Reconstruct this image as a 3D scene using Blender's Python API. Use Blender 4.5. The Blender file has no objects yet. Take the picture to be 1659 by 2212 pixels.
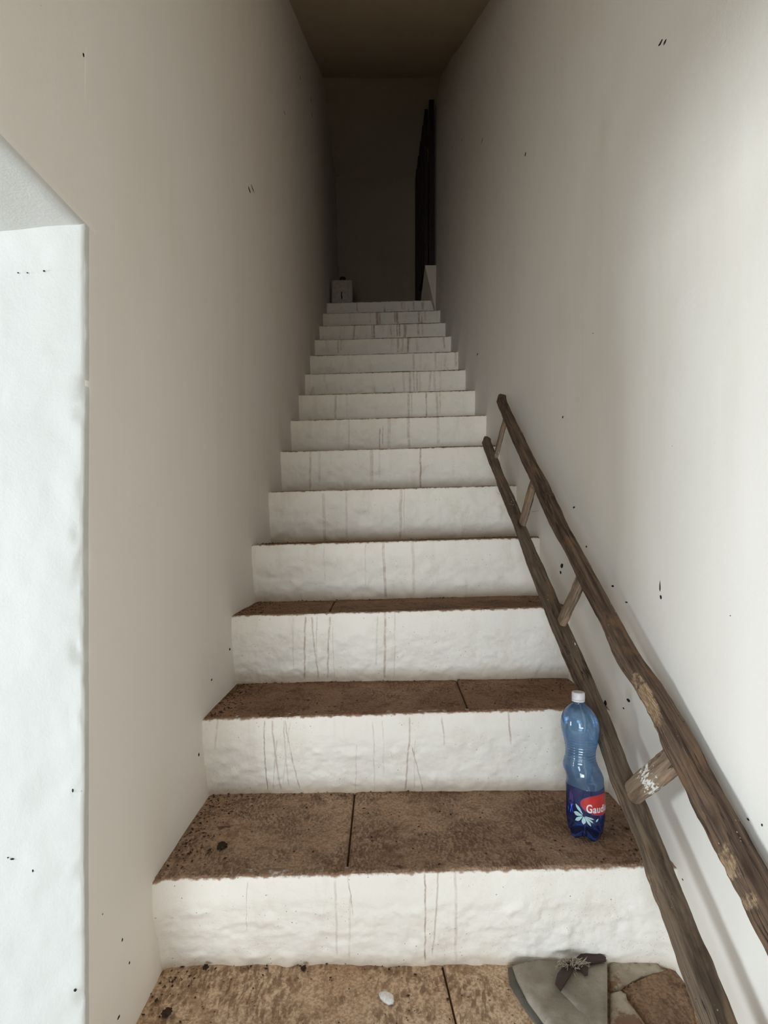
import bpy, bmesh, math, random
import numpy as np
from mathutils import Vector

# ------------------------------------------------------------------ camera, world, lights, exposure
F, CX, CY = 1200.0, 820.0, 1150.0          # focal length and vanishing point in pixels of the 1659x2212 frame
sc = bpy.context.scene
cam_d = bpy.data.cameras.new('camera')
cam_d.sensor_fit = 'VERTICAL'; cam_d.sensor_height = 36.0; cam_d.sensor_width = 27.0
cam_d.lens = F / 2212 * 36.0
cam_d.shift_x = (829.5 - CX) / 2212; cam_d.shift_y = (CY - 1106) / 2212
cam_d.clip_start = 0.02
cam = bpy.data.objects.new('camera', cam_d); sc.collection.objects.link(cam)
cam.location = (0, 0, 0); cam.rotation_euler = (math.pi / 2, 0, 0)
sc.camera = cam

w = bpy.data.worlds.new('world'); sc.world = w; w.use_nodes = True
bg = w.node_tree.nodes['Background']
bg.inputs[0].default_value = (0.76, 0.89, 1.0, 1); bg.inputs[1].default_value = 0.12

def area(name, loc, target, sx, sy, power, col):
    l = bpy.data.lights.new(name, 'AREA'); l.shape = 'RECTANGLE'; l.size = sx; l.size_y = sy
    l.energy = power; l.color = col
    o = bpy.data.objects.new(name, l); sc.collection.objects.link(o)
    o.location = loc
    o.rotation_euler = (Vector(target) - Vector(loc)).to_track_quat('-Z', 'Y').to_euler()
    return o
area('daylight_from_rear_doorway', (-0.95, -4.2, -0.75), (0.0, 1.5, 0.2), 1.8, 1.25, 126, (0.825, 0.93, 1.0))
area('daylight_side', (-2.5, 0.25, -0.12), (0.5, 1.1, -0.3), 0.95, 0.65, 62, (0.825, 0.93, 1.0))
area('daylight_side_rear', (-1.5, -2.3, -0.50), (0.1, 1.6, -0.2), 0.75, 1.4, 28, (0.825, 0.93, 1.0))

sc.view_settings.view_transform = 'Standard'; sc.view_settings.look = 'None'
sc.view_settings.gamma = 1.0; sc.view_settings.use_curve_mapping = False
sc.view_settings.exposure = 0.0
sc.cycles.max_bounces = 12; sc.cycles.diffuse_bounces = 8; sc.cycles.glossy_bounces = 4
sc.cycles.transparent_max_bounces = 16; sc.cycles.caustics_reflective = False; sc.cycles.caustics_refractive = False

random.seed(4); rng = np.random.default_rng(7)

# ------------------------------------------------------------------ helpers
def up(x, y, Y): return np.array([(x - CX) / F * Y, Y, (CY - y) / F * Y])
def on_plane(x, y, z):
    Y = F * z / (CY - y); return np.array([(x - CX) / F * Y, Y, z])

def _h(i, j, k, s):
    n = (i * 374761393 + j * 668265263 + k * 2147483647 + s * 974634777) & 0xFFFFFFFF
    n = ((n ^ (n >> 13)) * 1274126177) & 0xFFFFFFFF
    n = n ^ (n >> 16)
    return (n & 0xFFFF) / 65535.0
def vn(P, s=0):
    P = np.asarray(P, float); I = np.floor(P).astype(np.int64); f = P - I; f = f * f * (3 - 2 * f)
    r = 0
    for a in (0, 1):
        for b in (0, 1):
            for c in (0, 1):
                wt = (f[..., 0] if a else 1 - f[..., 0]) * (f[..., 1] if b else 1 - f[..., 1]) * (f[..., 2] if c else 1 - f[..., 2])
                r = r + wt * _h(I[..., 0] + a, I[..., 1] + b, I[..., 2] + c, s)
    return r * 2 - 1
def fbm(P, s=0, o=3):
    r = 0; a = 1.0; P = np.asarray(P, float)
    for i in range(o):
        r = r + a * vn(P, s + i * 17); P = P * 2.03; a *= 0.5
    return r

def world_off(parent):
    o = Vector((0, 0, 0))
    while parent: o += parent.location; parent = parent.parent
    return o
def mk(name, V, faces, mat, parent=None, uv=None, smooth=True, attrs=None, loc=None):
    V = np.asarray(V, float).reshape(-1, 3)
    off = world_off(parent)
    if parent is None and loc is not None: off = Vector(loc)
    me = bpy.data.meshes.new(name)
    me.from_pydata((V - np.array(off)).tolist(), [], [list(map(int, f)) for f in faces])
    if smooth: me.polygons.foreach_set('use_smooth', [True] * len(me.polygons))
    if uv is not None:
        uv = np.asarray(uv, float).reshape(-1, 2)
        idx = np.empty(len(me.loops), dtype=np.int32); me.loops.foreach_get('vertex_index', idx)
        L = me.uv_layers.new(name='UVMap'); L.data.foreach_set('uv', uv[idx].ravel())
    if attrs:
        for k, a in attrs.items():
            at = me.attributes.new(k, 'FLOAT', 'POINT'); at.data.foreach_set('value', np.asarray(a, float).ravel())
    for m in (mat if isinstance(mat, (list, tuple)) else [mat]): me.materials.append(m)
    me.update()
    o = bpy.data.objects.new(name, me); sc.collection.objects.link(o)
    if parent: o.parent = parent
    elif loc is not None: o.location = loc
    return o
def empty(name, loc, label=None, cat=None, kind=None):
    o = bpy.data.objects.new(name, None); sc.collection.objects.link(o); o.location = loc; o.empty_display_size = .05
    tag(o, label, cat, kind); return o
def tag(o, label=None, cat=None, kind=None, group=None):
    if label: o['label'] = label
    if cat: o['category'] = cat
    if kind: o['kind'] = kind
    if group: o['group'] = group
    return o
def grid_faces(n, m, base=0, flip=False):
    i, j = np.meshgrid(np.arange(n - 1), np.arange(m - 1), indexing='ij')
    a = base + i * m + j
    q = np.stack([a, a + m, a + m + 1, a + 1], -1).reshape(-1, 4)
    return q[:, ::-1] if flip else q
def solid_grid(P, off, flip=False):
    """closed slab: displaced front grid P (n,m,3), back copied with an offset"""
    n, m = P.shape[:2]; B = P + np.asarray(off)
    V = np.concatenate([P.reshape(-1, 3), B.reshape(-1, 3)]); N = n * m
    fs = [grid_faces(n, m, 0, flip), grid_faces(n, m, N, not flip)]
    rim = [i * m for i in range(n)] + [(n - 1) * m + j for j in range(1, m)] + [i * m + m - 1 for i in range(n - 2, -1, -1)] + [j for j in range(m - 2, 0, -1)]
    r = np.array(rim); r2 = np.roll(r, -1)
    q = np.stack([r, r + N, r2 + N, r2], -1)
    fs.append(q if not flip else q[:, ::-1])
    return V, np.concatenate(fs)
def box(c, s, rot=None):
    c = np.array(c, float); s = np.array(s, float) / 2
    V = np.array([[x, y, z] for x in (-1, 1) for y in (-1, 1) for z in (-1, 1)], float) * s
    if rot is not None: V = V @ np.array(rot).T
    Fq = [(0, 1, 3, 2), (4, 6, 7, 5), (0, 4, 5, 1), (2, 3, 7, 6), (0, 2, 6, 4), (1, 5, 7, 3)]
    return V + c, Fq
def bevel_obj(o, w=.003, seg=2):
    bm = bmesh.new(); bm.from_mesh(o.data)
    bmesh.ops.recalc_face_normals(bm, faces=bm.faces)
    bmesh.ops.bevel(bm, geom=bm.edges[:], offset=w, segments=seg, affect='EDGES', profile=.5)
    bm.to_mesh(o.data); bm.free(); o.data.polygons.foreach_set('use_smooth', [True] * len(o.data.polygons))
    try: o.data.set_sharp_from_angle(angle=math.radians(40))
    except Exception: pass
    return o
def fix_normals(o):
    bm = bmesh.new(); bm.from_mesh(o.data); bmesh.ops.recalc_face_normals(bm, faces=bm.faces); bm.to_mesh(o.data); bm.free(); return o
def tube(pts, rad, seg=10, squash=None, cap=True):
    pts = np.asarray(pts, float); n = len(pts); V = []; Fc = []
    rad = np.broadcast_to(rad, (n,)) if np.ndim(rad) < 2 else rad
    up0 = np.array([0, 0, 1.0])
    for i in range(n):
        d = pts[min(i + 1, n - 1)] - pts[max(i - 1, 0)]; d /= np.linalg.norm(d) + 1e-9
        a = np.cross(d, up0)
        if np.linalg.norm(a) < .05: a = np.cross(d, [1.0, 0, 0])
        a /= np.linalg.norm(a); b = np.cross(a, d)
        sq = squash or 1
        for k in range(seg):
            t = 2 * math.pi * k / seg
            V.append(pts[i] + rad[i] * (math.cos(t) * a + math.sin(t) * b * sq))
    for i in range(n - 1):
        for k in range(seg):
            Fc.append((i * seg + k, i * seg + (k + 1) % seg, (i + 1) * seg + (k + 1) % seg, (i + 1) * seg + k))
    if cap: Fc.append(tuple(range(seg))[::-1]); Fc.append(tuple((n - 1) * seg + k for k in range(seg)))
    return np.array(V), Fc
class Join:
    def __init__(s): s.V = []; s.F = []; s.n = 0
    def add(s, V, Fc):
        V = np.asarray(V).reshape(-1, 3); s.V.append(V); s.F += [tuple(int(i) + s.n for i in f) for f in Fc]; s.n += len(V)
    def mk(s, name, mat, parent=None, **k): return mk(name, np.concatenate(s.V), s.F, mat, parent, **k)

# ------------------------------------------------------------------ materials
class NT:
    def __init__(s, name):
        s.m = bpy.data.materials.new(name); s.m.use_nodes = True; s.t = s.m.node_tree; s.t.nodes.clear()
        s.out = s.t.nodes.new('ShaderNodeOutputMaterial')
    def n(s, t, **k):
        nd = s.t.nodes.new(t)
        for a, b in k.items(): setattr(nd, a, b)
        return nd
    def put(s, v, sock):
        if isinstance(v, (int, float)):
            try: sock.default_value = v
            except Exception: sock.default_value = (v, v, v)
        elif isinstance(v, (tuple, list)):
            sock.default_value = tuple(v) + ((1,) if len(v) == 3 and sock.type == 'RGBA' else ())
        else: s.t.links.new(v, sock)
    def math(s, op, a, b=0, c=None, clamp=False):
        nd = s.n('ShaderNodeMath', operation=op, use_clamp=clamp); s.put(a, nd.inputs[0]); s.put(b, nd.inputs[1])
        if c is not None: s.put(c, nd.inputs[2])
        return nd.outputs[0]
    def mix(s, f, a, b, bt='MIX'):
        nd = s.n('ShaderNodeMix', data_type='RGBA', blend_type=bt, clamp_factor=True)
        s.put(f, nd.inputs[0]); s.put(a, nd.inputs[6]); s.put(b, nd.inputs[7]); return nd.outputs[2]
    def ramp(s, v, a, b, lo=0, hi=1):
        nd = s.n('ShaderNodeMapRange', clamp=True, interpolation_type='SMOOTHSTEP'); s.put(v, nd.inputs[0])
        for i, q in enumerate((a, b, lo, hi)): s.put(q, nd.inputs[i + 1])
        return nd.outputs[0]
    def noise(s, vec, scale, detail=3, rough=.5, dist=0):
        nd = s.n('ShaderNodeTexNoise'); s.put(vec, nd.inputs['Vector']); s.put(scale, nd.inputs['Scale'])
        s.put(detail, nd.inputs['Detail']); s.put(rough, nd.inputs['Roughness']); s.put(dist, nd.inputs['Distortion']); return nd.outputs[0]
    def voro(s, vec, scale, rnd=1, feat='F1'):
        nd = s.n('ShaderNodeTexVoronoi', feature=feat); s.put(vec, nd.inputs['Vector']); s.put(scale, nd.inputs['Scale'])
        s.put(rnd, nd.inputs['Randomness']); return nd.outputs['Distance']
    def mapping(s, vec, rot=(0, 0, 0), scale=(1, 1, 1), loc=(0, 0, 0)):
        nd = s.n('ShaderNodeMapping'); s.put(vec, nd.inputs[0]); nd.inputs[1].default_value = loc; nd.inputs[2].default_value = rot; nd.inputs[3].default_value = scale
        return nd.outputs[0]
    def geo(s): return s.n('ShaderNodeNewGeometry').outputs['Position']
    def uv(s): return s.n('ShaderNodeTexCoord').outputs['UV']
    def attr(s, name): return s.n('ShaderNodeAttribute', attribute_name=name).outputs['Fac']
    def bump(s, h, dist=.002, strength=1, normal=None):
        nd = s.n('ShaderNodeBump'); s.put(h, nd.inputs['Height']); nd.inputs['Distance'].default_value = dist; nd.inputs['Strength'].default_value = strength
        if normal is not None: s.put(normal, nd.inputs['Normal'])
        return nd.outputs[0]
    def bsdf(s, col, rough=.8, normal=None, spec=.3, **k):
        nd = s.n('ShaderNodeBsdfPrincipled'); s.put(col, nd.inputs['Base Color']); s.put(rough, nd.inputs['Roughness'])
        nd.inputs['Specular IOR Level'].default_value = spec
        for a, b in k.items(): s.put(b, nd.inputs[a])
        if normal is not None: s.put(normal, nd.inputs['Normal'])
        s.t.links.new(nd.outputs[0], s.out.inputs[0]); return nd

PLASTER = (0.84, 0.793, 0.73)
def plaster(name, col=PLASTER, rough_amp=.5, speck=0.0, blotch=.35):
    t = NT(name); p = t.geo()
    big = t.noise(p, 1.6, 4, .6); mid = t.noise(p, 9, 4, .6); fine = t.noise(p, 260, 3, .6)
    streak = t.noise(t.mapping(p, scale=(14, 14, 1.0)), 1, 3, .6)
    f = t.math('ADD', t.math('MULTIPLY', big, .6), t.math('MULTIPLY', streak, .4))
    c = t.mix(t.math('MULTIPLY', t.ramp(f, .45, .72), blotch), col, (col[0] * .88, col[1] * .82, col[2] * .74))
    sp = t.math('MULTIPLY', t.ramp(t.voro(p, 26), .035, .02), t.ramp(t.noise(p, 3.3, 2), .58 - speck, .66 - speck))
    c = t.mix(sp, c, (.16, .13, .11))
    h = t.math('ADD', t.math('MULTIPLY', mid, .6), t.math('MULTIPLY', fine, .10))
    t.bsdf(c, .75, t.bump(h, .004, rough_amp), .25)
    return t.m
M_wall = plaster('wall_plaster')
M_jamb = plaster('jamb_plaster', (0.60, .59, .56), .8, .05, .15)
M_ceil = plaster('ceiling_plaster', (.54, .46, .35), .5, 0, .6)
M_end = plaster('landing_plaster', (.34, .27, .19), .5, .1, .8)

def riser_mat(name, streaks, dirt, lump=1.0, seed=0.0):
    t = NT(name); uv = t.uv(); sep = t.n('ShaderNodeSeparateXYZ'); t.put(uv, sep.inputs[0]); u, v = sep.outputs[0], sep.outputs[1]
    p = t.geo(); q = t.mapping(p, loc=(seed, seed * .7, 0))
    n1 = t.noise(q, 14, 4, .6); n2 = t.noise(q, 60, 3, .6); n3 = t.noise(q, 300, 2, .5)
    warm_bounce = min(max((seed / 1.7 - 3) / 5, 0), 1)  # warmth of bounced light painted into the colour of the upper risers
    col = t.mix(t.math('MULTIPLY', t.ramp(n1, .45, .7), .35), (.86, .81 - .03 * warm_bounce, .74 - .07 * warm_bounce), (.74, .66, .56 - .04 * warm_bounce))
    # soiled foot and ragged brown lip of each riser, grime with its own outline
    foot = t.math('ADD', v, t.math('MULTIPLY', n1, .03))
    col = t.mix(t.math('MULTIPLY', t.ramp(foot, -.150, -.190), .55), col, (.56, .44, .31))
    lip = t.math('ADD', v, t.math('MULTIPLY', t.math('SUBTRACT', n2, .5), .018))
    col = t.mix(t.math('MULTIPLY', t.ramp(lip, -.0045, .0005), .95), col, (.30, .17, .10))
    tot = None
    wob = t.math('MULTIPLY', t.math('SUBTRACT', t.noise(t.mapping(uv, scale=(3, 16, 1), loc=(seed, 0, 0)), 1, 4, .6), .5), .011)
    ux = t.math('ADD', u, wob)
    for (x0, x1, wd, v0, v1, st) in streaks:
        tt = t.ramp(v, v0, v1)
        tt.node.interpolation_type = 'LINEAR'
        c = t.math('MULTIPLY_ADD', tt, x1 - x0, x0)
        d = t.math('ABSOLUTE', t.math('SUBTRACT', ux, c))
        core = t.ramp(d, wd * 1.2, wd * .35, 0, .75)
        edge = t.ramp(t.math('ABSOLUTE', t.math('SUBTRACT', d, wd * .75)), wd * .35, 0, 0, .8)
        m = t.math('MULTIPLY', t.math('MAXIMUM', core, edge), st)
        m = t.math('MULTIPLY', m, t.ramp(v, v1 - .012, v1 + .004)); m = t.math('MULTIPLY', m, t.ramp(v, v0 + .003, v0 - .003))
        tot = m if tot is None else t.math('MAXIMUM', tot, m)
    if tot is not None:
        brk = t.ramp(t.noise(q, 45, 3, .7), .3, .62, .35, 1)
        col = t.mix(t.math('MULTIPLY', tot, brk), col, (.27, .14, .075))
    sm = t.math('MULTIPLY', t.ramp(t.noise(t.mapping(q, scale=(22, 22, 2.2)), 1, 4, .6), .56, .72), dirt)
    col = t.mix(sm, col, (.42, .30, .20))
    sp = t.math('MULTIPLY', t.ramp(t.voro(q, 62), .09, .05), t.ramp(t.noise(q, 9, 2), .48, .56))
    col = t.mix(t.math('MULTIPLY', sp, .8), col, (.13, .10, .08))
    sp2 = t.math('MULTIPLY', t.ramp(t.voro(q, 150), .14, .08), t.ramp(t.noise(q, 14, 2), .50, .58))
    col = t.mix(t.math('MULTIPLY', sp2, .6), col, (.20, .13, .09))
    h = t.math('ADD', t.math('MULTIPLY', n2, 1.0), t.math('MULTIPLY', n3, .25))
    t.bsdf(col, .62, t.bump(h, .0022 * lump, .8), .35)
    return t.m

def tread_mat(name, base, light, dark, pit, rot, seed, scale=1.0, paleback=.5):
    t = NT(name); p = t.geo(); q = t.mapping(p, loc=(seed, seed * 1.3, 0))
    uv = t.uv(); sep = t.n('ShaderNodeSeparateXYZ'); t.put(uv, sep.inputs[0]); back = sep.outputs[1]   # v = distance from the back edge
    wv = t.n('ShaderNodeVectorMath', operation='ADD'); nz = t.n('ShaderNodeTexNoise'); t.put(q, nz.inputs['Vector']); nz.inputs['Scale'].default_value = 4
    sc_ = t.n('ShaderNodeVectorMath', operation='SCALE'); t.put(nz.outputs['Color'], sc_.inputs[0]); sc_.inputs['Scale'].default_value = .09
    t.put(q, wv.inputs[0]); t.put(sc_.outputs[0], wv.inputs[1])
    mv = t.mapping(wv.outputs[0], rot=(0, 0, rot), scale=(165 * scale, 60 * scale, 1))
    marks = t.math('ADD', t.math('MULTIPLY', t.voro(mv, 1, .75), .55), t.math('MULTIPLY', t.noise(mv, 1.0, 3, .7, .6), 1.0))
    mk_ = t.ramp(marks, .56, .86)                       # 0 in the pick marks, 1 on the ridges
    mask = t.ramp(t.noise(q, 7, 3, .6), .40, .56)
    big = t.noise(q, 5, 5, .65); mid = t.noise(q, 24, 5, .7); fine = t.noise(q, 170, 4, .7)
    col = t.mix(t.ramp(big, .35, .65), base, light)
    col = t.mix(t.math('MULTIPLY', t.ramp(mid, .50, .66), .7), col, dark)
    col = t.mix(t.math('MULTIPLY', t.math('MULTIPLY', t.math('SUBTRACT', 1, mk_), mask), pit), col, (dark[0] * .6, dark[1] * .55, dark[2] * .5))
    col = t.mix(t.ramp(fine, .42, .60, 0, .5), col, (dark[0] * .7, dark[1] * .65, dark[2] * .6))
    pale = t.math('MULTIPLY', t.ramp(t.math('ADD', back, t.math('MULTIPLY', mid, .03)), .036, .012), paleback)
    col = t.mix(pale, col, (.58, .45, .32))
    blot = t.ramp(t.noise(q, 11, 4, .7), .66, .70, 0, .85)
    col = t.mix(blot, col, (dark[0] * .55, dark[1] * .5, dark[2] * .45))
    dots = t.math('MULTIPLY', t.ramp(t.voro(q, 75), .16, .10), t.ramp(t.noise(q, 21, 2), .52, .57))
    col = t.mix(t.math('MULTIPLY', dots, .8), col, (.05, .03, .02))
    h = t.math('ADD', t.math('MULTIPLY', t.math('MULTIPLY', mk_, mask), .8), t.math('ADD', t.math('MULTIPLY', fine, .5), t.math('MULTIPLY', mid, .8)))
    t.bsdf(col, .85, t.bump(h, .003, .9), .2)
    return t.m

def wood_mat(name, c0, c1, raw=(.40, .285, .18)):
    t = NT(name); uv = t.uv(); q = t.mapping(uv, scale=(9, 130, 1))
    g = t.noise(q, 1, 5, .65, .6); g2 = t.noise(t.mapping(uv, scale=(4, 30, 1)), 1, 4, .6, 1.5); blot = t.noise(uv, 14, 4, .6)
    fine = t.noise(t.mapping(uv, scale=(60, 500, 1)), 1, 3, .6)
    col = t.mix(t.ramp(g, .32, .66), c0, c1)
    col = t.mix(t.ramp(g2, .48, .66, 0, .7), col, (c0[0] * .5, c0[1] * .45, c0[2] * .42))
    col = t.mix(t.ramp(blot, .52, .68, 0, .5), col, (c1[0] * 1.25, c1[1] * 1.05, c1[2] * .85))
    knot = t.voro(t.mapping(uv, scale=(5.2, 17, 1)), 1)
    col = t.mix(t.ramp(knot, .17, .06, 0, .85), col, (.035, .02, .014))
    crack = t.ramp(t.math('ABSOLUTE', t.math('SUBTRACT', t.noise(t.mapping(uv, scale=(3, 55, 1)), 1, 3, .5), .5)), .012, .002, 0, .8)
    crack = t.math('MULTIPLY', crack, t.ramp(t.noise(uv, 6, 2), .48, .6))
    col = t.mix(crack, col, (.02, .013, .01))
    rw = t.ramp(t.math('ADD', t.attr('raw'), t.math('MULTIPLY', t.math('SUBTRACT', t.noise(uv, 70, 4, .7), .5), 1.4)), .45, .75)
    col = t.mix(rw, col, t.mix(t.ramp(fine, .4, .6), raw, (raw[0] * .5, raw[1] * .42, raw[2] * .35)))
    pt = t.ramp(t.math('ADD', t.attr('paint'), t.math('MULTIPLY', t.math('SUBTRACT', t.noise(t.mapping(uv, scale=(60, 130, 1)), 1, 4, .75), .5), 2.2)), .62, .74)
    col = t.mix(pt, col, (.72, .69, .64))
    sp = t.math('MULTIPLY', t.ramp(t.voro(uv, 70), .10, .06), t.ramp(t.noise(uv, 9, 2), .5, .58)); col = t.mix(t.math('MULTIPLY', sp, .7), col, (.6, .55, .48))
    hole = t.math('MULTIPLY', t.ramp(t.voro(uv, 95), .12, .07), t.ramp(t.noise(t.mapping(uv, loc=(3, 5, 0)), 8, 2), .5, .58)); col = t.mix(hole, col, (.015, .01, .008))
    h = t.math('ADD', g, t.math('ADD', t.math('MULTIPLY', fine, .35), t.math('MULTIPLY', crack, -1.2)))
    t.bsdf(col, .78, t.bump(h, .003, .9), .25)
    return t.m
M_rail_hi = wood_mat('weathered_brown_wood', (.066, .040, .028), (.165, .108, .072))
M_rail_lo = wood_mat('grey_brown_wood', (.095, .064, .044), (.185, .134, .092))
M_rung = wood_mat('pale_rung_wood', (.16, .11, .075), (.32, .235, .165))

def simple(name, col, rough=.6, spec=.4, nz=0, nscale=40, **k):
    t = NT(name); p = t.geo(); n = t.noise(p, nscale, 4, .6)
    c = t.mix(t.math('MULTIPLY', t.ramp(n, .35, .7), .5), col, tuple(x * .6 for x in col))
    t.bsdf(c, rough, t.bump(n, .002, nz) if nz else None, spec, **k); return t.m
M_crumb = simple('dark_dirt', (.055, .032, .02), .9, .1)
M_speck = simple('black_speck', (.02, .017, .015), .8, .2)
M_flake = simple('white_flake', (.82, .81, .78), .7, .3, .4, 200)
M_leaf = simple('dead_leaf', (.05, .03, .02), .85, .1)
M_cap = simple('white_cap_plastic', (.72, .70, .72), .4, .5)
M_can = simple('off_white_jerry_can', (.46, .39, .33), .5, .4)
M_black = simple('black_plastic', (.012, .011, .011), .5, .4)
M_door = simple('dark_door_wood', (.030, .018, .014), .6, .3, .5, 25)
M_mortar = simple('brown_mortar', (.10, .055, .03), .95, .1)

def sack_mat(name, c0, c1, brown):
    t = NT(name); p = t.geo()
    a = t.noise(p, 9, 5, .65); b = t.noise(p, 40, 4, .7); f = t.noise(p, 420, 2, .6)
    c = t.mix(t.ramp(a, .38, .62), c0, c1); c = t.mix(t.ramp(b, .52, .72, 0, .5), c, (c0[0] * .5, c0[1] * .45, c0[2] * .4))
    c = t.mix(t.ramp(t.math('ADD', t.noise(p, 14, 5, .7), brown), .62, .72), c, (.20, .115, .065))
    t.bsdf(c, .8, t.bump(t.math('ADD', b, t.math('MULTIPLY', f, .3)), .002, .7), .3); return t.m
M_sack = sack_mat('grey_sack_cloth', (.36, .32, .26), (.25, .215, .17), -.03)
M_sack_d = sack_mat('grey_sack_dusty', (.42, .36, .28), (.30, .24, .17), .10)
M_sack_side = sack_mat('sack_dark_edge', (.13, .12, .10), (.09, .08, .065), -.1)
M_patch = simple('dark_brown_hide', (.045, .022, .016), .6, .4, .6, 120)
M_fibre = simple('dry_fibre', (.42, .35, .27), .9, .1)
M_web = simple('pale_root', (.34, .24, .17), .9, .1)

# ------------------------------------------------------------------ stair measurements
XL = -0.43
NOSE = [(334, 1900), (440, 1553), (502, 1330), (547, 1177), (582, 1062), (608, 975), (628, 908), (645, 853), (659, 808), (670, 768), (681, 734), (690, 704), (698, 677), (706, 654)]
TILT = .027
Yk = {k + 1: XL * F / (x - CX) for k, (x, y) in enumerate(NOSE)}
Zk = {k + 1: (CY - y) / F * Yk[k + 1] for k, (x, y) in enumerate(NOSE)}
Yk[0] = .80; Zk[0] = -.868; Yk[-1] = .535; Zk[-1] = -1.064; Yk[-2] = .27; Zk[-2] = -1.26
FLOOR = -1.452
pw = np.array([(.8, .570), (1.06, .563), (1.25, .560), (1.38, .556), (1.62, .553), (1.89, .543), (2.168, .532), (2.69, .510), (2.95, .505), (3.2, .496), (3.44, .487), (3.71, .474), (3.97, .466), (4.23, .459), (4.6, .45)])
pc = np.polyfit(pw[:, 0], pw[:, 1], 4)
def XR(Y):
    Y = np.asarray(Y, float); v = np.polyval(pc, np.clip(Y, .8, 4.6))
    return v + np.where(Y < .8, (.8 - Y) * .035, 0) - np.where(Y > 4.6, (Y - 4.6) * .02, 0)
def on_right(x, y):
    Y = 1.0
    for _ in range(60): Y = .5 * Y + .5 * float(XR(Y)) * F / (x - CX)
    return up(x, y, Y)
def on_left(x, y): return up(x, y, XL * F / (x - CX))
JY, JZ = .807, .446                           # corner of the opening on the left
YE = 5.45                                     # wall at the far end of the landing
def ceil_z(Y): return np.interp(Y, [-2.7, 1.906, 4.235, 6], [2.08, 2.08, 3.468, 3.49])

def wall_noise(P): return (fbm(P * 1.3, 3, 3) * .0035 + fbm(P * 9, 9, 2) * .0012) * np.clip(.25 + np.abs(P[..., 1] - .8) * .7, 0, 1)

# left wall: reveal, rounded corner and long inner face swept up, plus the lintel over the opening
def build_left():
    J = Join()
    r = .005
    path = [(-.83, JY)] + [(x, JY) for x in np.linspace(-.70, XL - r, 46)]
    path += [(XL - r + r * math.sin(a), JY + r - r * math.cos(a)) for a in np.linspace(.3, 1.57, 5)]
    path += [(XL, y) for y in np.concatenate([np.linspace(JY + r + .01, 1.6, 60), np.linspace(1.63, YE + .05, 110)])]
    path = np.array(path); zs = np.concatenate([np.linspace(-1.5, .6, 230), np.linspace(.63, 3.6, 90)])
    PX, Z = np.meshgrid(path[:, 0], zs, indexing='ij'); PY, _ = np.meshgrid(path[:, 1], zs, indexing='ij')
    P = np.stack([PX, PY, Z], -1)
    d = wall_noise(P)
    s = np.clip((PX + .83) * 10, 0, 1)
    face = (PY > JY + .004)
    P[..., 0] += np.where(face, d, 0)
    late = np.clip((PY - 4.5) / .95, 0, 1) * np.clip((3.42 - Z) / 1.2, 0, 1)
    P[..., 0] += .044 * late
    Q = np.stack([PX, PY, Z], -1)
    chips = fbm(Q * np.array([30, 30, 55]), 21, 3)
    lump = fbm(Q * 7, 31, 3) * .003 + fbm(Q * 34, 37, 2) * .0008
    near = np.exp(-((PX - XL) ** 2 + (PY - JY) ** 2) / .014 ** 2)
    P[..., 1] += np.where(~face, lump * s, 0) + near * np.clip(chips - .35, 0, 1) * .009
    P[..., 0] -= near * (np.clip(chips - .3, 0, 1) * .007 + fbm(np.stack([Z * 6, Z * 0, Z * 0], -1), 5, 3) * .0011)
    V, Fq = solid_grid(P, (0, 0, 0), flip=True)
    n, m = P.shape[:2]
    # close the back: an extra sheet far behind
    B = P.copy(); B[:, :, 0] = -.83; B[:, :, 1] = np.where(face, P[..., 1], JY + .02)
    V = np.concatenate([P.reshape(-1, 3), B.reshape(-1, 3)]); N = n * m
    J.add(V, np.concatenate([grid_faces(n, m, 0, False), grid_faces(n, m, N, True)]))
    # lintel
    pr = [(XL, z) for z in np.linspace(2.3, JZ + r + .01, 30)] + [(XL - r + r * math.cos(a), JZ + r - r * math.sin(a)) for a in np.linspace(0, 1.4, 5)]
    pr += [(x, JZ - .055 * (XL - x)) for x in np.linspace(XL - r, -.83, 26)] + [(-.83, 2.3)]
    pr = np.array(pr); ys = np.linspace(-2.62, JY + .034, 150)
    A, Yg = np.meshgrid(pr[:, 0], ys, indexing='ij'); Zg, _ = np.meshgrid(pr[:, 1], ys, indexing='ij')
    P = np.stack([A, Yg, Zg], -1)
    d = wall_noise(P); fr = (A > XL - .001) & (Zg > JZ + .004)
    P[..., 0] += np.where(fr, d + .0003, 0)
    P[..., 2] += np.where((~fr) & (A > -.82), fbm(np.stack([A, Yg, Zg], -1) * 9, 41, 3) * .002, 0)
    n, m = P.shape[:2]
    J.add(P.reshape(-1, 3), grid_faces(n, m, 0, True))
    return J.mk('wall_left', M_wall)
wl = tag(build_left(), kind='structure')
wl.data.materials.append(M_jamb)
for p_ in wl.data.polygons:
    c = p_.center
    if (c.y < JY + .012 and c.z < JZ + .01) or (c.z < JZ + .004 and c.x < XL - .004): p_.material_index = 1

def build_right():
    ys = np.concatenate([np.linspace(-2.65, .5, 40), np.linspace(.53, 2.6, 130), np.linspace(2.64, YE + .05, 80)]); zs = np.linspace(-1.5, 3.6, 260)
    Y, Z = np.meshgrid(ys, zs, indexing='ij'); X = XR(Y)
    P = np.stack([X, Y, Z], -1); P[..., 0] += wall_noise(P + 7) * np.clip((Y - .2) * 2, .3, 1) * .7
    V, Fq = solid_grid(P, (.3, 0, 0)); return fix_normals(mk('wall_right', V, Fq, M_wall))
wr = tag(build_right(), kind='structure')
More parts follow.
